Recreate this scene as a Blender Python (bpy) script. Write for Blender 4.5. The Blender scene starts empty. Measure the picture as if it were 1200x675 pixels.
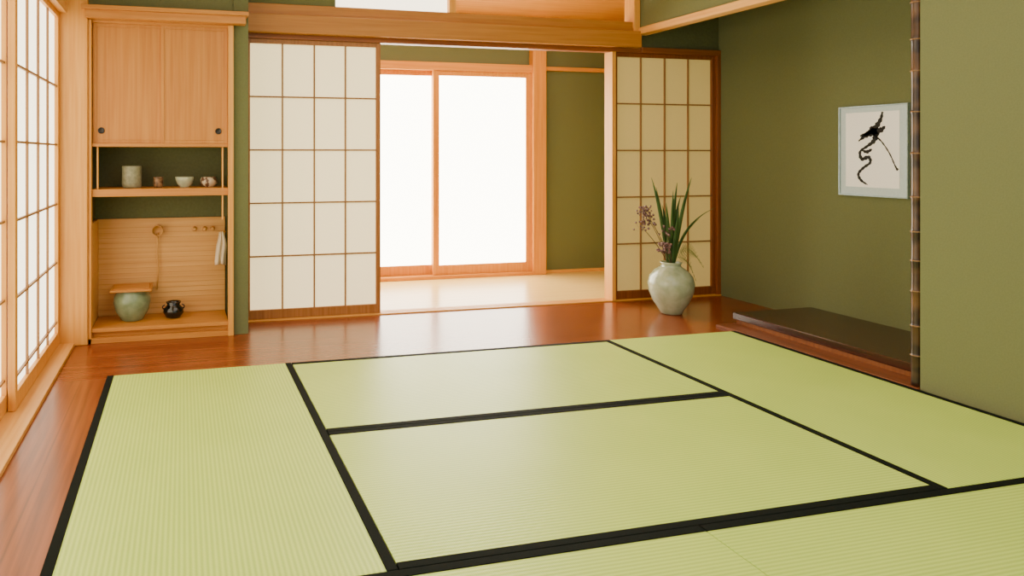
import bpy, bmesh, math, random
from mathutils import Vector
random.seed(4)
H=2.6
# ------------------------------------------------ materials
def lin(c):
    return tuple(((v/255)/12.92 if v/255<=.04045 else (((v/255)+.055)/1.055)**2.4) for v in c)+(1,)
def newmat(name):
    m=bpy.data.materials.new(name); m.use_nodes=True
    return m,m.node_tree.nodes,m.node_tree.links,m.node_tree.nodes['Principled BSDF']
def noisy(name,c1,c2,scale=(8,8,8),rough=.6,detail=4,bump=0,spec=.5,lo=.35,hi=.65,metal=0,coat=0,ns=1.0):
    m,N,L,P=newmat(name)
    tc=N.new('ShaderNodeTexCoord'); mp=N.new('ShaderNodeMapping'); mp.inputs['Scale'].default_value=scale
    no=N.new('ShaderNodeTexNoise'); no.inputs['Scale'].default_value=ns; no.inputs['Detail'].default_value=detail
    cr=N.new('ShaderNodeValToRGB'); cr.color_ramp.elements[0].position=lo; cr.color_ramp.elements[1].position=hi
    cr.color_ramp.elements[0].color=lin(c1); cr.color_ramp.elements[1].color=lin(c2)
    L.new(tc.outputs['Object'],mp.inputs[0]); L.new(mp.outputs[0],no.inputs['Vector']); L.new(no.outputs['Fac'],cr.inputs[0]); L.new(cr.outputs[0],P.inputs['Base Color'])
    P.inputs['Roughness'].default_value=rough; P.inputs['Specular IOR Level'].default_value=spec; P.inputs['Metallic'].default_value=metal
    P.inputs['Coat Weight'].default_value=coat; P.inputs['Coat Roughness'].default_value=.15
    if bump:
        b=N.new('ShaderNodeBump'); b.inputs['Strength'].default_value=bump; b.inputs['Distance'].default_value=.01
        L.new(no.outputs['Fac'],b.inputs['Height']); L.new(b.outputs[0],P.inputs['Normal'])
    return m
def wood(name,c1,c2,axis='z',rough=.45,fine=60,coat=0,spec=.4):
    s=[fine,fine,fine]; s['xyz'.index(axis)]=fine/30
    return noisy(name,c1,c2,tuple(s),rough,6,.04,spec,.3,.7,0,coat)
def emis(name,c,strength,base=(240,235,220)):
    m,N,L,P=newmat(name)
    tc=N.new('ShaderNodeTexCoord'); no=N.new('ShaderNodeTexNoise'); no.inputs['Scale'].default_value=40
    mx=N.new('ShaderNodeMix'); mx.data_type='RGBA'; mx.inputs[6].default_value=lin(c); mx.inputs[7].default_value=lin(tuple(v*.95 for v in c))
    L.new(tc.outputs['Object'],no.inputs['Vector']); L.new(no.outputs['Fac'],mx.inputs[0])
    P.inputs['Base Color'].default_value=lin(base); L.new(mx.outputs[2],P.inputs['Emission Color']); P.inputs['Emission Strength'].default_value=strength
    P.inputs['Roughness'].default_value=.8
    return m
def tatami(name,axis):
    m,N,L,P=newmat(name)
    tc=N.new('ShaderNodeTexCoord')
    def wave(dirn,scale):
        w=N.new('ShaderNodeTexWave'); w.wave_type='BANDS'; w.bands_direction=dirn; w.inputs['Scale'].default_value=scale
        w.inputs['Distortion'].default_value=.15; w.inputs['Detail'].default_value=1; w.inputs['Detail Scale'].default_value=3
        L.new(tc.outputs['Object'],w.inputs['Vector']); return w
    a='Y' if axis=='x' else 'X'; b='X' if axis=='x' else 'Y'
    w1=wave(a,21.0); w2=wave(b,60.0)
    no=N.new('ShaderNodeTexNoise'); no.inputs['Scale'].default_value=3; no.inputs['Detail'].default_value=5
    L.new(tc.outputs['Object'],no.inputs['Vector'])
    mul=N.new('ShaderNodeMath'); mul.operation='MULTIPLY'; L.new(w1.outputs['Fac'],mul.inputs[0]); mul.inputs[1].default_value=.55
    m2=N.new('ShaderNodeMath'); m2.operation='MULTIPLY_ADD'; L.new(w2.outputs['Fac'],m2.inputs[0]); m2.inputs[1].default_value=.2; L.new(mul.outputs[0],m2.inputs[2])
    m3=N.new('ShaderNodeMath'); m3.operation='MULTIPLY_ADD'; L.new(no.outputs['Fac'],m3.inputs[0]); m3.inputs[1].default_value=.35; L.new(m2.outputs[0],m3.inputs[2])
    cr=N.new('ShaderNodeValToRGB'); cr.color_ramp.elements[0].position=.05; cr.color_ramp.elements[1].position=.95
    cr.color_ramp.elements[0].color=lin((160,194,74)); cr.color_ramp.elements[1].color=lin((204,228,112))
    L.new(m3.outputs[0],cr.inputs[0]); L.new(cr.outputs[0],P.inputs['Base Color'])
    bp=N.new('ShaderNodeBump'); bp.inputs['Strength'].default_value=.25; bp.inputs['Distance'].default_value=.002
    L.new(m2.outputs[0],bp.inputs['Height']); L.new(bp.outputs[0],P.inputs['Normal'])
    P.inputs['Roughness'].default_value=.42; P.inputs['Specular IOR Level'].default_value=.5
    return m
def planks(name,c1,c2,axis,width,rough=.2,coat=.3,seam=.35):
    """floor boards, long along axis"""
    m=wood(name,c1,c2,axis,rough,45,coat); N=m.node_tree.nodes; L=m.node_tree.links; P=N['Principled BSDF']
    src=P.inputs['Base Color'].links[0].from_socket
    tc=N.new('ShaderNodeTexCoord'); sp=N.new('ShaderNodeSeparateXYZ'); L.new(tc.outputs['Object'],sp.inputs[0])
    d=N.new('ShaderNodeMath'); d.operation='DIVIDE'; d.inputs[1].default_value=width; L.new(sp.outputs['Y' if axis=='x' else 'X'],d.inputs[0])
    f=N.new('ShaderNodeMath'); f.operation='FRACT'; L.new(d.outputs[0],f.inputs[0])
    g=N.new('ShaderNodeMath'); g.operation='LESS_THAN'; g.inputs[1].default_value=.025; L.new(f.outputs[0],g.inputs[0])
    s=N.new('ShaderNodeMath'); s.operation='MULTIPLY'; s.inputs[1].default_value=seam; L.new(g.outputs[0],s.inputs[0])
    mx=N.new('ShaderNodeMix'); mx.data_type='RGBA'; L.new(s.outputs[0],mx.inputs[0]); L.new(src,mx.inputs[6]); mx.inputs[7].default_value=(.02,.008,.003,1)
    L.new(mx.outputs[2],P.inputs['Base Color'])
    return m
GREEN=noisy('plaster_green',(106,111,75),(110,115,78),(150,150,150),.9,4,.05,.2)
GREEND=noisy('plaster_green_shaded',(92,96,64),(98,102,68),(60,60,60),.9,5,.15,.2)  # darker copy of the green plaster, recess shade put into its colour
HINZ=wood('hinoki_z',(216,146,50),(232,170,80),'z'); HINX=wood('hinoki_x',(216,146,52),(232,170,82),'x'); HINY=wood('hinoki_y',(216,152,68),(232,178,98),'y')
ORZ=wood('orange_z',(214,132,30),(230,156,52),'z'); ORX=wood('orange_x',(214,132,30),(230,156,52),'x')
CABZ=wood('cabinet_wood',(184,116,40),(200,136,58),'z'); CABX=wood('cabinet_wood_x',(184,116,40),(202,138,60),'x')
BRNX=wood('brown_x',(128,72,30),(156,92,42),'x'); BRNZ=wood('brown_z',(120,64,26),(146,84,38),'z'); BRNY=wood('brown_y',(100,52,26),(128,72,38),'y')
BRNL=wood('brown_light',(150,96,46),(176,118,62),'z')
LATZ=wood('lattice_wood',(140,98,56),(164,120,74),'z')
BEAM=wood('beam_wood',(172,112,42),(190,130,56),'x')
SLAT=planks('slat_back',(204,148,78),(218,166,96),'x',.02,.5,0,.0)
FLX=planks('floor_red_x',(108,46,16),(146,72,30),'x',.30,.26,.2); FLY=planks('floor_red_y',(108,50,20),(152,80,36),'y',.24,.28,.15)
HALLF=planks('hall_floor',(230,186,96),(242,206,124),'x',.11,.3,.2,.25)
DARK=wood('dark_lacquer',(46,20,14),(68,32,20),'y',.22,40,.3)
TX=tatami('tatami_x','x'); TY=tatami('tatami_y','y')
CLOTH=noisy('border_cloth',(7,13,10),(13,21,16),(300,300,300),.8,3,.1,.1)
PAPB=emis('shoji_paper_glow',(255,226,160),1.35); PAPR=emis('shoji_paper_dim_glow',(246,206,112),.30,(206,184,124)); PAPL=emis('shoji_paper_window_glow',(255,244,216),3.8)  # papers glow by their own emission, standing in for daylight behind them
GLOW=emis('frosted_glass_glow',(255,248,228),13.0); CEIL=wood('ceiling_wood',(226,190,140),(236,204,158),'y')  # door glass emits light itself in place of daylight outside
# ------------------------------------------------ helpers
COL=bpy.context.scene.collection
def reg(o,parent=None,label=None,cat=None,kind=None,group=None):
    COL.objects.link(o)
    if parent: 
        o.parent=parent; o.location=Vector(o.location)-Vector(parent.location)
    if label:o['label']=label
    if cat:o['category']=cat
    if kind:o['kind']=kind
    if group:o['group']=group
    return o
def empty(name,loc,label,cat=None,kind=None,group=None):
    e=bpy.data.objects.new(name,None); e.location=loc; e.empty_display_size=.05
    return reg(e,None,label,cat,kind,group)
def boxes(name,bl,mat,parent=None,bev=.0015,**k):
    x0=min(min(b[0],b[1]) for b in bl);x1=max(max(b[0],b[1]) for b in bl)
    y0=min(b[2] for b in bl);y1=max(b[3] for b in bl);z0=min(b[4] for b in bl);z1=max(b[5] for b in bl)
    c=Vector(((x0+x1)/2,(y0+y1)/2,(z0+z1)/2))
    bm=bmesh.new()
    for b in bl:
        vs=[bm.verts.new(Vector((x,y,z))-c) for x in b[0:2] for y in b[2:4] for z in b[4:6]]
        for f in ((0,1,3,2),(4,6,7,5),(0,4,5,1),(2,3,7,6),(0,2,6,4),(1,5,7,3)): bm.faces.new([vs[i] for i in f])
    bmesh.ops.recalc_face_normals(bm,faces=bm.faces)
    if bev: bmesh.ops.bevel(bm,geom=list(bm.edges),offset=bev,segments=1,affect='EDGES')
    me=bpy.data.meshes.new(name); bm.to_mesh(me); bm.free(); me.materials.append(mat)
    o=bpy.data.objects.new(name,me); o.location=c
    return reg(o,parent,**k)
def box(name,b,mat,parent=None,bev=.0015,**k): return boxes(name,[b],mat,parent,bev,**k)
def lathe(name,prof,mat,loc,parent=None,n=40,smooth=True,rot=None,**k):
    bm=bmesh.new(); rings=[]
    for r,z in prof:
        if r<1e-5: rings.append([bm.verts.new((0,0,z))])
        else: rings.append([bm.verts.new((r*math.cos(2*math.pi*i/n),r*math.sin(2*math.pi*i/n),z)) for i in range(n)])
    for a,b in zip(rings,rings[1:]):
        for i in range(n):
            j=(i+1)%n
            if len(a)==1 and len(b)==1: continue
            if len(a)==1: bm.faces.new((a[0],b[j],b[i]))
            elif len(b)==1: bm.faces.new((a[i],a[j],b[0]))
            else: bm.faces.new((a[i],a[j],b[j],b[i]))
    bmesh.ops.recalc_face_normals(bm,faces=bm.faces)
    me=bpy.data.meshes.new(name); bm.to_mesh(me); bm.free(); me.materials.append(mat)
    if smooth:
        for p in me.polygons: p.use_smooth=True
    o=bpy.data.objects.new(name,me); o.location=loc
    if rot:o.rotation_euler=rot
    return reg(o,parent,**k)
def tube(name,pts,radii,mat,loc,parent=None,n=8,**k):
    bm=bmesh.new(); rings=[]; pts=[Vector(p) for p in pts]
    for i,p in enumerate(pts):
        t=(pts[min(i+1,len(pts)-1)]-pts[max(i-1,0)]).normalized()
        a=t.cross(Vector((.13,.9,.2))).normalized(); b=t.cross(a); r=radii[i] if isinstance(radii,(list,tuple)) else radii
        rings.append([bm.verts.new(p+a*r*math.cos(2*math.pi*q/n)+b*r*math.sin(2*math.pi*q/n)) for q in range(n)])
    for a,b in zip(rings,rings[1:]):
        for q in range(n): bm.faces.new((a[q],a[(q+1)%n],b[(q+1)%n],b[q]))
    bm.faces.new(rings[0]); bm.faces.new(rings[-1]); bmesh.ops.recalc_face_normals(bm,faces=bm.faces)
    me=bpy.data.meshes.new(name); bm.to_mesh(me); bm.free(); me.materials.append(mat)
    for p in me.polygons:p.use_smooth=True
    o=bpy.data.objects.new(name,me); o.location=loc
    return reg(o,parent,**k)
S='structure'
# ------------------------------------------------ floors
box('floor',(-.36,4.2,-.6,3.585,-.08,0),FLX,bev=0,kind=S,label='dark wooden subfloor beneath the tatami mats')
box('floor',(-.60,4.2,3.585,4.555,-.08,0),FLX,bev=0,kind=S,label='glossy reddish brown wooden floorboards behind the mats')
box('floor',(-.60,-.36,-.6,3.585,-.08,0),FLY,bev=0,kind=S,label='glossy reddish brown floorboard strip beside the mats')
box('floor',(.3,4.4,4.66,5.9,-.08,.005),HALLF,bev=0,kind=S,label='pale sunlit wooden hall floor')
boxes('trim_1',[(.39,4.06,4.555,4.58,-.03,.008),(.39,4.06,4.588,4.612,-.03,.008),(.39,4.06,4.62,4.66,-.03,.008),(.39,4.06,4.555,4.66,-.03,.002)],HINX,kind=S,label='grooved wooden door sill track')
box('trim_2',(-.80,-.60,-.6,4.23,-.05,.018),HINY,kind=S,label='pale wooden window sill plank along the floor')
# ------------------------------------------------ tatami
mats=[(-.36,.55,1.735,3.585,'y','long rush mat beside the reddish floorboard strip'),
(.55,2.385,2.66,3.585,'x','rush mat beside the back floorboards, black cloth edges'),
(.55,2.385,1.735,2.66,'x','central rush mat with wide black cloth edges'),
(2.385,3.295,1.735,3.585,'y','long rush mat beside the dark alcove platform'),
(-.36,1.4675,.82,1.735,'x','rush mat meeting another end to end, black border'),
(1.4675,3.295,.82,1.735,'x','rush mat butting against the green wall, black border')]
for x0,x1,y0,y1,ax,lb in mats:
    g=.0016; x0+=g;x1-=g;y0+=.0008;y1-=.0008; w=.031
    e=empty('tatami_mat',((x0+x1)/2,(y0+y1)/2,0),'pale green '+lb,'tatami mat',group='tatami mats on the floor')
    if ax=='y':
        box('mat_surface',(x0+w,x1-w,y0,y1,0.0005,.012),TY,e)
        box('cloth_border',(x0,x0+w,y0,y1,.0005,.0135),CLOTH,e); box('cloth_border',(x1-w,x1,y0,y1,.0005,.0135),CLOTH,e)
    else:
        box('mat_surface',(x0,x1,y0+w,y1-w,.0005,.012),TX,e)
        box('cloth_border',(x0,x1,y0,y0+w,.0005,.0135),CLOTH,e); box('cloth_border',(x0,x1,y1-w,y1,.0005,.0135),CLOTH,e)
# ------------------------------------------------ shoji
def shoji(n,ax,a0,a1,z0,z1,c,cols,rows,fm,pm,label,sw=.03,top=.03,bot=.06,lw=.010,zl=None):
    sgn=-1 if ax=='x' else 1   # side facing the room
    def B(p,q,r,s,d0,d1): # along, z, depth
        lo,hi=min(c+sgn*d0,c+sgn*d1),max(c+sgn*d0,c+sgn*d1)
        return (p,q,lo,hi,r,s) if ax=='x' else (lo,hi,p,q,r,s)
    mid=(a0+a1)/2
    e=empty('door_%d'%n,(mid,c,z0) if ax=='x' else (c,mid,z0),label,kind=S)
    boxes('frame',[B(a0,a0+sw,z0,z1,-.015,.015),B(a1-sw,a1,z0,z1,-.015,.015),B(a0+sw,a1-sw,z0,z0+bot,-.014,.014),B(a0+sw,a1-sw,z1-top,z1,-.014,.014)],fm,e)
    ia0,ia1,iz0,iz1=a0+sw,a1-sw,z0+bot,z1-top
    bl=[B(ia0+(ia1-ia0)*i/cols-lw/2,ia0+(ia1-ia0)*i/cols+lw/2,iz0,iz1,-.004,.008) for i in range(1,cols)]
    zs=zl if zl else [iz0+(iz1-iz0)*i/rows for i in range(1,rows)]
    bl+=[B(ia0,ia1,z-lw/2,z+lw/2,-.004,.009) for z in zs]
    boxes('lattice',bl,LATZ,e,bev=.0005)
    box('paper',B(ia0,ia1,iz0,iz1,-.008,-.006),pm,e,bev=0)
    return e
shoji(1,'x',.40,1.32,.008,1.858,4.60,4,5,BRNL,PAPB,'sliding paper screen with wooden lattice, with emissive backlit glow')
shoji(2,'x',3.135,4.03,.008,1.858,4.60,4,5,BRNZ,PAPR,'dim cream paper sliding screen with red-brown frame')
zl=[.15,.485,.815,1.15,1.48]
for i,(a,b,c) in enumerate([(3.16,4.23,-.695),(2.2,3.2,-.73),(1.2,2.24,-.695),(.2,1.24,-.73)]):  # last two panels are out of view, added for light from the left
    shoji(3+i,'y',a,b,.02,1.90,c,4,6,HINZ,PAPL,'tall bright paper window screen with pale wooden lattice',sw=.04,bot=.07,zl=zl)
box('trim_3',(-.80,-.64,-.6,4.23,1.90,2.0),HINY,kind=S,label='pale wooden lintel above paper windows')
box('wall_left',(-.80,-.68,-.6,4.23,2.0,H),GREEN,bev=0,kind=S,label='olive green plaster wall above lintel')
# ------------------------------------------------ corner post + cabinet alcove
box('trim_4',(-.80,-.53,4.23,4.36,0,H),HINZ,bev=.004,kind=S,label='broad pale wooden corner post')
box('wall_back',(-.80,.39,4.60,4.70,0,H),GREEND,bev=0,kind=S,label='shade-darkened olive plaster at the back of the niche')
box('wall_back',(-.53,.39,4.285,4.60,1.945,H),GREEN,bev=0,kind=S,label='olive plaster wall above the cabinet')
box('wall_back',(.30,.39,4.275,4.60,0,H),GREEN,bev=0,kind=S,label='narrow olive plaster wall end')
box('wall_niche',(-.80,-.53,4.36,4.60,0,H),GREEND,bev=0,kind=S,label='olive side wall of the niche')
box('trim_5',(.268,.30,4.245,4.30,0,1.875),HINZ,kind=S,label='slim wooden post at niche edge')
box('trim_6',(-.53,-.512,4.25,4.30,0,1.875),HINZ,kind=S,label='slim wooden jamb at niche edge')
boxes('trim_7',[(-.56,.385,4.18,4.29,1.925,1.948),(-.54,.37,4.20,4.29,1.878,1.925)],CABX,kind=S,label='moulded wooden cornice above the cabinet')
e=empty('wall_cabinet',(-.12,4.43,1.14),'honey wood cupboard with two sliding doors above niche','cabinet')
boxes('body',[(-.512,.268,4.27,4.60,1.14,1.16),(-.512,-.50,4.30,4.60,1.16,1.878),(.256,.268,4.30,4.60,1.16,1.878),(-.512,.268,4.27,4.60,1.862,1.878),(-.50,.256,4.585,4.60,1.16,1.862)],CABX,e)
BLK=noisy('black_pull',(14,12,10),(24,20,18),(50,50,50),.4)
for (a,b,y,kx) in ((-.508,-.105,4.288,-.462),(-.125,.266,4.275,.210)):
    d=boxes('door',[(a+.02,b-.02,y+.003,y+.012,1.18,1.842),(a,a+.02,y,y+.015,1.16,1.862),(b-.02,b,y,y+.015,1.16,1.862),(a+.02,b-.02,y,y+.015,1.16,1.18),(a+.02,b-.02,y,y+.015,1.842,1.862)],CABZ,e,bev=.001)
    h=lathe('pull',[(0,0),(.012,0),(.014,.002),(.018,.004),(.019,.002),(.019,-.001)],BLK,(0,0,0),n=24,rot=(math.pi/2,0,0))
    h.parent=d; w=Vector((kx,y+.0015,1.235)); h.location=w-Vector(d.location)-Vector(e.location)
e=empty('wall_shelf',(-.12,4.43,.842),'honey wood shelf hanging on thin rods in niche','shelf')
boxes('board',[(-.512,.268,4.28,4.60,.862,.892),(-.512,.268,4.27,4.282,.848,.892)],CABX,e)
for x in (-.482,.236): box('rod',(x-.005,x+.005,4.285,4.295,.892 if x<0 else .70,1.14),HINZ,e)
box('trim_8',(-.512,.268,4.585,4.60,.084,.69),SLAT,kind=S,label='pale slatted wooden panel behind the niche')
box('trim_9',(-.53,-.512,4.30,4.60,.084,.69),SLAT,kind=S,label='pale wooden side panel in the niche')
boxes('trim_10',[(-.512,.268,4.26,4.585,.062,.084),(-.512,.268,4.29,4.585,.03,.062),(-.53,.268,4.25,4.585,0,.03)],CABX,kind=S,label='raised wooden niche floor board')
boxes('trim_11',[(-.512,.268,4.5835,4.5855,z,z+.0015) for z in [.12+.032*i for i in range(17)]],BEAM,bev=0,kind=S,label='fine dark grooves of the slatted panel')
# ceramics
CEL=noisy('celadon',(112,132,98),(136,154,118),(20,20,20),.25,4,.02,.5,coat=.3)
GREY=noisy('grey_ceramic',(128,128,98),(152,150,120),(50,50,50),.5,4,.05)
WHT=noisy('pale_glaze',(160,170,140),(188,192,160),(30,30,30),.3)
TEA=noisy('brown_glaze',(66,44,26),(150,116,78),(45,45,45),.35)
PALE=noisy('cream_brown_glaze',(92,62,44),(206,188,152),(26,26,26),.4,2,lo=.45,hi=.55)
def bowlp(r,h,foot,t=.006,belly=.8):
    return [(0,0),(foot,0),(foot,h*.08),(r*belly,h*.35),(r*.97,h*.75),(r,h),(r-t,h),(r*.93-t,h*.72),(r*.7,h*.35),(0,h*.15)]
def thing(name,prof,mat,loc,label,cat,n=40):
    o=lathe(name,prof,mat,loc,n=n); o['label']=label;o['category']=cat; return o
thing('ceramic_jar',[(0,0),(.050,0),(.056,.006),(.058,.03),(.057,.125),(.055,.133),(.050,.133),(.050,.02),(0,.015)],GREY,(-.300,4.42,.8925),'grey-green cylindrical ceramic jar on the shelf','jar')
thing('tea_cup',[(0,0),(.024,0),(.027,.004),(.03,.03),(.029,.058),(.031,.064),(.028,.064),(.026,.03),(0,.01)],TEA,(-.145,4.42,.8925),'small dark brown mottled ceramic cup on shelf','cup')
thing('tea_bowl',bowlp(.056,.064,.028,belly=.82),WHT,(.012,4.42,.8925),'pale green glazed tea bowl on the shelf','bowl')
thing('tea_bowl',[(0,0),(.03,0),(.035,.005),(.052,.022),(.052,.045),(.044,.062),(.040,.062),(.046,.04),(.03,.012),(0,.01)],PALE,(.158,4.42,.8925),'cream and brown glazed rounded bowl on the shelf','bowl')
e=empty('water_jar',(-.30,4.45,.0845),'green celadon water pot under a flat wooden lid','pot')
lathe('body',[(0,0),(.06,0),(.068,.006),(.098,.06),(.109,.11),(.106,.145),(.092,.168),(.090,.178),(.097,.184),(.090,.186),(.082,.178),(.09,.15),(.09,.05),(0,.02)],CEL,(-.30,4.45,.0845),e)
boxes('lid',[(-.42,-.18,4.34,4.56,.271,.285),(-.405,-.195,4.355,4.545,.285,.289)],CABX,e,bev=.004)
e=empty('small_kettle',(-.055,4.45,.0845),'small shiny black round ceramic pot with ears','pot')
KB=noisy('black_glaze',(8,9,9),(20,20,18),(30,30,30),.12,3,0,.6)
lathe('body',[(0,0),(.035,0),(.042,.004),(.062,.03),(.06,.055),(.042,.074),(.037,.08),(.047,.098),(.043,.099),(.032,.082),(.05,.05),(0,.015)],KB,(-.055,4.45,.0845),e)
for s in (-1,1):
    tube('handle',[(0,0,-.012),(s*.012,0,-.008),(s*.016,0,.002),(s*.010,0,.012),(0,0,.014)],.004,KB,(-.055+s*.05,4.45,.0845+.064),e)
# ladle, pegs, cloth
BAM=noisy('pale_bamboo',(190,136,66),(206,154,84),(30,30,4),.5)
e=empty('hanging_ladle',(-.154,4.575,.61),'bamboo ladle hanging from a peg on slatted panel','ladle')
lathe('cup',[(0,0),(.03,0),(.034,.004),(.034,.05),(.031,.05),(.031,.006),(0,.006)],BAM,(-.154,4.572,.615),e,rot=(math.pi/2,0,0))
tube('handle',[(0,0,0),(-.004,0,-.12),(.003,0,-.24),(-.006,0,-.36)],[.005,.005,.0045,.004],BAM,(-.152,4.560,.60),e)
for x in (.075,.139,.188):
    o=lathe('wall_peg',[(0,0),(.013,0),(.015,.005),(.010,.012),(.007,.03),(.012,.04),(.009,.046),(0,.047)],BAM,(x,4.5845,.617),n=16,rot=(math.pi/2,0,0))
    o['label']='small round wooden peg on the slatted panel';o['category']='peg';o['group']='pegs on the slatted panel'
bm=bmesh.new(); R=[]
for j in range(14):
    t=j/13; hw=.012+.022*min(1,t*2.2); row=[]
    for i in range(13):
        u=i/12*2-1; row.append(bm.verts.new((u*hw+.004*math.sin(5*t),.010*math.sin(u*7+2*t)*(.4+t),-.205*t-(.012*abs(u) if j==13 else 0))))
    R.append(row)
for a,b in zip(R,R[1:]):
    for i in range(12): bm.faces.new((a[i],a[i+1],b[i+1],b[i]))
me=bpy.data.meshes.new('hand_towel'); bm.to_mesh(me); bm.free(); me.materials.append(noisy('linen',(220,200,166),(234,216,184),(200,200,200),.9,3,.2))
for p in me.polygons:p.use_smooth=True
o=bpy.data.objects.new('hand_towel',me); o.location=(.238,4.5,.605); m=o.modifiers.new('s','SOLIDIFY'); m.thickness=.003
reg(o,None,'small folded cream linen towel hanging beside post','towel')
tube('trim_12',[(.268,4.5,.602),(.24,4.5,.602),(.215,4.5,.602)],.005,BAM,(0,0,0),kind=S,label='short wooden towel peg on niche side')
# ------------------------------------------------ back wall beams
box('trim_13',(.39,3.36,4.57,4.64,1.858,1.89),BRNX,kind=S,label='brown grooved lintel track above the screens')
box('trim_14',(.385,3.32,4.51,4.63,1.89,2.01),BEAM,bev=.003,kind=S,label='broad brown wooden tie beam')
box('trim_15',(.385,3.32,4.55,4.65,2.012,2.085),BEAM,bev=.003,kind=S,label='narrow brown wooden upper beam')
box('wall_back',(.385,1.0,4.57,4.64,2.085,H),GREEN,bev=0,kind=S,label='olive plaster beside the transom')
box('trim_16',(1.81,1.86,4.55,4.65,2.085,H),HINZ,kind=S,label='wooden transom post')
box('trim_17',(3.27,3.32,4.53,4.65,2.01,H),HINZ,kind=S,label='wooden transom end post')
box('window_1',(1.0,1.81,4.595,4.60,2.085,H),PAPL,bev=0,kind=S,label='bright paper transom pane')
box('trim_18',(3.36,4.06,4.56,4.64,1.858,1.90),BRNX,kind=S,label='brown lintel over the dim screen')
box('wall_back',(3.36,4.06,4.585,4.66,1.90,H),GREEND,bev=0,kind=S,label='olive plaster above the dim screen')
box('trim_19',(4.03,4.06,4.56,4.64,0,1.858),BRNZ,kind=S,label='brown corner jamb')
box('trim_20',(3.098,3.128,4.55,4.65,.008,1.858),HINZ,kind=S,label='slim pale wooden door jamb')
# ------------------------------------------------ alcove, right wall, pillar
box('wall_right',(4.06,4.2,2.3,5.9,-.08,H),GREEN,bev=0,kind=S,label='olive green plaster alcove wall')
box('wall_right',(3.315,4.06,-.6,2.50,0,H),GREEN,bev=0,kind=S,label='smooth olive green plaster wall beside pillar')
box('wall_right',(3.325,3.385,2.50,4.57,2.04,H),GREEN,bev=0,kind=S,label='olive plaster above the alcove lintel')
box('trim_21',(3.31,3.40,2.50,4.57,1.99,2.04),HINY,bev=.003,kind=S,label='pale wooden alcove lintel beam')
e=empty('alcove_platform',(3.75,3.1,0),'dark lacquered wooden platform step in the alcove','platform')
box('top_board',(3.44,4.06,2.50,3.765,.038,.08),DARK,e,bev=.003)
box('base',(3.455,4.06,2.50,3.75,.001,.038),BRNZ,e)
box('trim_22',(3.30,3.44,2.50,3.75,0,.014),BRNY,kind=S,label='reddish wooden edging strip before the platform')
prof=[(0,0)]; z=0
rr=.0235
BMB=noisy('stained_bamboo',(44,28,18),(120,82,46),(5,5,9),.28,2,0,.5,.45,.75)
NODE=noisy('bamboo_node',(128,92,54),(160,120,76),(60,60,60),.4)
nodes=[]
while z<H:
    h=random.uniform(.13,.21)
    prof+=[(rr*.98,z+.004),(rr*.95,z+.02),(rr*.94,z+h*.5),(rr*.97,z+h-.015),(rr*1.10,z+h-.005),(rr*1.0,z+h-.001)]
    z+=h; nodes.append(z)
pe=empty('bamboo_pillar',(3.335,2.53,.0145),'dark brown bamboo pillar standing at the alcove edge','pillar')
lathe('pole',prof,BMB,(3.335,2.53,.0145),pe,24)
for zz in nodes[:-1]:
    lathe('node_ring',[(rr*1.0,-.003),(rr*1.14,-.001),(rr*1.14,.002),(rr*1.0,.004)],NODE,(3.335,2.53,.0145+zz-.006),pe,24)
# ------------------------------------------------ picture
e=empty('framed_picture',(4.055,3.33,.84),'framed black ink brush painting hung on green wall','picture')
Y0,Y1,Z0,Z1=3.115,3.547,.84,1.392
FR=noisy('silver_frame',(150,172,178),(172,190,194),(60,60,60),.35,metal=.3); MB=noisy('grey_blue_mount',(190,208,216),(198,214,222),(90,90,90),.9)
WP=noisy('white_paper',(250,251,252),(253,253,254),(90,90,90),.9); INK=noisy('ink',(8,8,10),(22,20,22),(80,80,80),.8)
t=.008
boxes('frame',[(4.036,4.0595,Y0,Y0+t,Z0,Z1),(4.036,4.0595,Y1-t,Y1,Z0,Z1),(4.036,4.0595,Y0+t,Y1-t,Z0,Z0+t),(4.036,4.0595,Y0+t,Y1-t,Z1-t,Z1)],FR,e)
box('mount',(4.045,4.059,Y0+t,Y1-t,Z0+t,Z1-t),MB,e,bev=0)
box('paper',(4.043,4.0455,Y0+.05,Y1-.045,Z0+.055,Z1-.04),WP,e,bev=0)
def P2(x,y): return (3.547-(x-986)*.00539, 1.392-(y-126)*.00541)
bm=bmesh.new(); XI=4.0424
def stroke(pts):
    dense=[]
    for i in range(len(pts)-1):
        p0=pts[max(i-1,0)];p1=pts[i];p2=pts[i+1];p3=pts[min(i+2,len(pts)-1)]
        for s in range(6):
            u=s/6; dense.append([.5*((2*p1[k])+(-p0[k]+p2[k])*u+(2*p0[k]-5*p1[k]+4*p2[k]-p3[k])*u*u+(-p0[k]+3*p1[k]-3*p2[k]+p3[k])*u**3) for k in range(3)])
    dense.append(list(pts[-1])); prev=None
    for i,(x,y,w) in enumerate(dense):
        a=dense[max(i-1,0)];b=dense[min(i+1,len(dense)-1)]; dx,dy=b[0]-a[0],b[1]-a[1]; l=math.hypot(dx,dy) or 1
        w=max(w,.3)*(1+.25*math.sin(i*2.1)); nx,ny=-dy/l*w/2,dx/l*w/2
        q=P2(x+nx,y+ny);r=P2(x-nx,y-ny); c=(bm.verts.new((XI,q[0],q[1])),bm.verts.new((XI,r[0],r[1])))
        if prev: bm.faces.new((prev[0],c[0],c[1],prev[1]))
        prev=c
stroke([(1038,134,2),(1036,142,4),(1030,151,6),(1022,157,5),(1012,160,2)])
stroke([(1010,166,1),(1018,160,5),(1027,156,8),(1036,154,6),(1041,150,2)])
stroke([(1024,150,3),(1030,158,7),(1028,166,5),(1020,172,3),(1012,178,3),(1014,186,4),(1022,184,4),(1024,190,3),(1016,196,3),(1010,203,3),(1013,210,3),(1021,215,1)])
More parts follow.
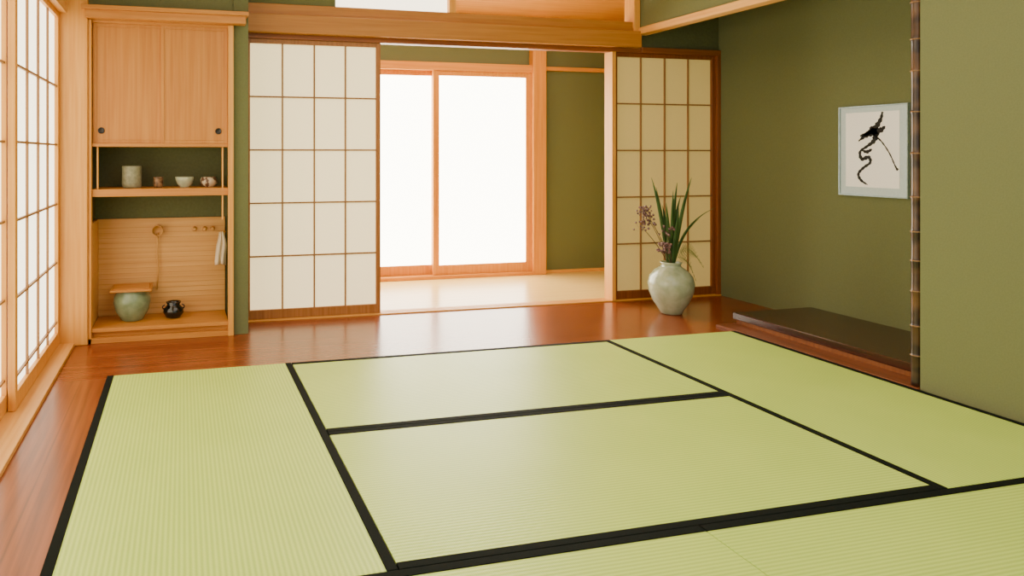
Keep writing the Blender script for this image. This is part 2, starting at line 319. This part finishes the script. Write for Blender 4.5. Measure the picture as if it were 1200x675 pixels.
stroke([(1030,160,2),(1038,168,1.5),(1046,180,1.4),(1052,193,1.5),(1055,198,3)])
stroke([(1014,176,1),(1020,178,4),(1026,175,2)])
for v in bm.verts: v.co-=Vector((4.0424,3.33,1.1))
me=bpy.data.meshes.new('ink_strokes'); bm.to_mesh(me); bm.free(); me.materials.append(INK)
o=bpy.data.objects.new('ink_strokes',me); o.location=(4.0424,3.33,1.1); reg(o,e)
# ------------------------------------------------ hall
boxes('wall_hall',[(.3,1.2,5.78,5.9,0,H),(3.10,4.2,5.78,5.9,0,H),(1.2,3.10,5.78,5.9,1.90,H)],GREEN,bev=0,kind=S,label='olive plaster wall of the hall')
box('wall_hall',(.3,.39,4.70,5.9,0,H),GREEN,bev=0,kind=S,label='olive end wall of the hall')
box('trim_23',(3.075,3.205,5.70,5.82,.005,2.4),ORZ,bev=.003,kind=S,label='orange wooden hall post')
box('trim_24',(1.1,3.075,5.72,5.80,1.83,1.90),ORX,kind=S,label='orange wooden door header in the hall')
box('trim_25',(3.205,4.06,5.75,5.79,1.86,1.895),ORX,kind=S,label='orange wooden wall rail in the hall')
box('trim_26',(1.1,3.075,5.70,5.86,.005,.035),ORX,kind=S,label='orange wooden hall door sill')
box('trim_27',(3.205,4.06,5.76,5.785,.005,.03),HINX,kind=S,label='low wooden hall baseboard')
for n,(a,b,y) in enumerate([(1.20,2.19,5.80),(2.13,3.075,5.75)]):
    d=empty('door_%d'%(7+n),((a+b)/2,y,.035),'orange wooden sliding door with glowing frosted glass',kind=S)
    boxes('frame',[(a,a+.055,y-.018,y+.018,.035,1.83),(b-.055,b,y-.018,y+.018,.035,1.83),(a+.055,b-.055,y-.016,y+.016,.035,.12),(a+.055,b-.055,y-.016,y+.016,1.785,1.83)],ORZ,d)
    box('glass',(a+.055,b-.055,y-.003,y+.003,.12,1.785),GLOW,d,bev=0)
bm=bmesh.new(); vs=[bm.verts.new(v) for v in [(-1.9,-.6,.12),(1.9,-.6,.12),(1.9,.6,-.12),(-1.9,.6,-.12),(-1.9,-.6,.17),(1.9,-.6,.17),(1.9,.6,-.07),(-1.9,.6,-.07)]]
for f in ((0,1,2,3),(7,6,5,4),(0,4,5,1),(1,5,6,2),(2,6,7,3),(3,7,4,0)): bm.faces.new([vs[i] for i in f])
me=bpy.data.meshes.new('ceiling'); bm.to_mesh(me); bm.free(); me.materials.append(ORX)
o=bpy.data.objects.new('ceiling',me); o.location=(2.2,5.24,2.42); reg(o,None,'sloping orange board ceiling of the hall',None,S)
box('ceiling',(-.8,4.2,-.6,4.66,H,H+.05),CEIL,bev=0,kind=S,label='pale wooden room ceiling')
# ------------------------------------------------ vase and flowers
VX,VY=3.27,4.13
VM=noisy('crackle_celadon',(150,162,132),(174,182,154),(16,16,16),.22,5,.01,.5,coat=.4)
thing('ceramic_vase',[(0,0),(.062,0),(.070,.004),(.082,.03),(.118,.085),(.143,.15),(.149,.205),(.138,.255),(.108,.295),(.074,.318),(.062,.328),(.063,.340),(.072,.352),(.066,.355),(.056,.340),(.056,.325),(.10,.285),(.13,.2),(.10,.08),(0,.03)],VM,(VX,VY,.0005),'large round pale celadon vase on glossy floorboards','vase',64)
A=empty('flower_arrangement',(VX,VY,.34),'tall green blades and purple flower clusters in vase','flowers')
LG=noisy('leaf_green',(50,80,38),(90,120,62),(20,20,6),.45); LG2=noisy('leaf_yellowgreen',(92,104,44),(120,128,66),(20,20,6),.5)
STM=noisy('stem_brown',(70,56,34),(92,74,46),(30,30,30),.6); PUR=noisy('blossom_purple',(82,54,56),(136,102,98),(60,60,60),.7)
def leaf(dx,dy,h,w,bend,mat):
    bm=bmesh.new(); n=14; R=[]
    side=Vector((1,0,0))
    for i in range(n+1):
        t=i/n; c=Vector((dx*t+bend*t*t*t,dy*t,h*t-abs(bend)*.35*t**3)); ww=w*(.55+.9*t if t<.45 else .955*(1-((t-.45)/.55)**2.2))+.0006
        R.append([bm.verts.new(c-side*ww/2),bm.verts.new(c+Vector((0,.10*ww,0))),bm.verts.new(c+side*ww/2)])
    for a,b in zip(R,R[1:]):
        bm.faces.new((a[0],a[1],b[1],b[0])); bm.faces.new((a[1],a[2],b[2],b[1]))
    me=bpy.data.meshes.new('leaf'); bm.to_mesh(me); bm.free(); me.materials.append(mat)
    for p in me.polygons:p.use_smooth=True
    o=bpy.data.objects.new('leaf',me); o.location=(VX+dx*.05,VY+dy*.05,.25); m=o.modifiers.new('s','SOLIDIFY'); m.thickness=.0012
    reg(o,A)
for a in [(-.11,.0,.70,.032,-.04,LG),(-.065,.05,.62,.034,-.01,LG),(-.015,-.04,.60,.034,.0,LG),(.035,.02,.66,.034,.03,LG),(.085,-.03,.70,.032,.05,LG),(.06,.05,.58,.03,.06,LG),(.11,0,.56,.022,.25,LG),(-.03,.02,.50,.036,-.02,LG),(.02,-.05,.48,.034,.0,LG),(.13,.04,.44,.02,.13,LG2),(-.06,-.04,.52,.034,-.01,LG),(.10,.03,.5,.028,.03,LG)]:
    leaf(*a)
def blossom_stem(dx,dy,h,cl):
    pts=[(dx*t**1.6,dy*t,h*t) for t in [i/8 for i in range(9)]]
    s=tube('flower_stem',pts,[.0035-.0015*i/8 for i in range(9)],STM,(VX,VY,.26),A)
    ex,ey,ez=pts[-1]; bm=bmesh.new()
    for i in range(cl):
        th=random.uniform(0,6.28);r=random.uniform(.010,.052); v=Vector((r*math.cos(th),r*math.sin(th)*.8,random.uniform(-.03,.038)))
        mt=bmesh.ops.create_icosphere(bm,subdivisions=1,radius=random.uniform(.006,.011))
        for q in mt['verts']:
            q.co+=v
        a=bm.verts.new((0,0,-.04));b=bm.verts.new(v+Vector((.0012,0,0)));c=bm.verts.new(v-Vector((.0012,0,0))); bm.faces.new((a,b,c))
    me=bpy.data.meshes.new('blossom'); bm.to_mesh(me); bm.free(); me.materials.append(PUR)
    o=bpy.data.objects.new('blossom',me); o.location=Vector((ex,ey,ez)); o['label']='dusty purple blossom cluster'
    COL.objects.link(o); o.parent=s
blossom_stem(-.23,-.03,.45,34); blossom_stem(-.15,.03,.38,26); blossom_stem(-.12,-.08,.20,50); blossom_stem(-.22,.02,.34,14); blossom_stem(-.08,-.06,.31,16)
for dx,dz,dy in ((.24,.16,-.02),(.22,.06,.03),(.18,.2,-.06)):
    bm=bmesh.new()
    def strip(a,b,w):
        a=Vector(a);b=Vector(b);s=(b-a).cross(Vector((0,1,0))).normalized()*w
        bm.faces.new([bm.verts.new(v) for v in (a-s,a+s,b+s*.3,b-s*.3)])
    prev=Vector((0,0,0))
    for i in range(1,17):
        t=i/16; p=Vector((dx*t,dy*t,(dz+.22)*t-.40*t*t)); strip(prev,p,.0014); L_=.05*math.sin(math.pi*min(1,t+.12))+.01
        if i>4:
            strip(p,p+Vector((.6*L_,.2*L_,L_*.8)),.0022); strip(p,p+Vector((.6*L_,-.2*L_,-L_*.8)),.0022)
        prev=p
    me=bpy.data.meshes.new('fern_frond'); bm.to_mesh(me); bm.free(); me.materials.append(LG2)
    o=bpy.data.objects.new('fern_frond',me); o.location=(VX,VY,.335); reg(o,A)
# ------------------------------------------------ lights
def area(name,loc,rot,sx,sy,e,c):
    l=bpy.data.lights.new(name,'AREA'); l.shape='RECTANGLE'; l.size=sx;l.size_y=sy;l.energy=e;l.color=c
    o=bpy.data.objects.new(name,l); o.location=loc;o.rotation_euler=rot; COL.objects.link(o); return o
area('ceiling_fill',(1.4,1.9,2.55),(0,0,0),2.4,2.8,46,(1,.97,.88))  # added overhead fill, no lamp hangs here
area('hall_light',(2.2,5.2,2.2),(0,0,0),2.2,.5,12,(1,.9,.75))
area('front_fill',(1.2,-.55,1.7),(math.radians(80),0,math.radians(-5)),3.0,1.6,18,(1,.96,.9))  # added softbox fill behind the camera, out of view
w=bpy.data.worlds.new('world'); bpy.context.scene.world=w; w.use_nodes=True
w.node_tree.nodes['Background'].inputs[0].default_value=(1,.97,.92,1); w.node_tree.nodes['Background'].inputs[1].default_value=.5
# ------------------------------------------------ camera
cd=bpy.data.cameras.new('camera'); cd.sensor_width=36; cd.lens=814/1200*36; cd.shift_x=188/1200; cd.shift_y=-157.5/1200; cd.clip_start=.02
cam=bpy.data.objects.new('camera',cd); cam.location=(0,0,1.1); cam.rotation_euler=(math.pi/2,0,-math.radians(13.67)); COL.objects.link(cam)
bpy.context.scene.camera=cam
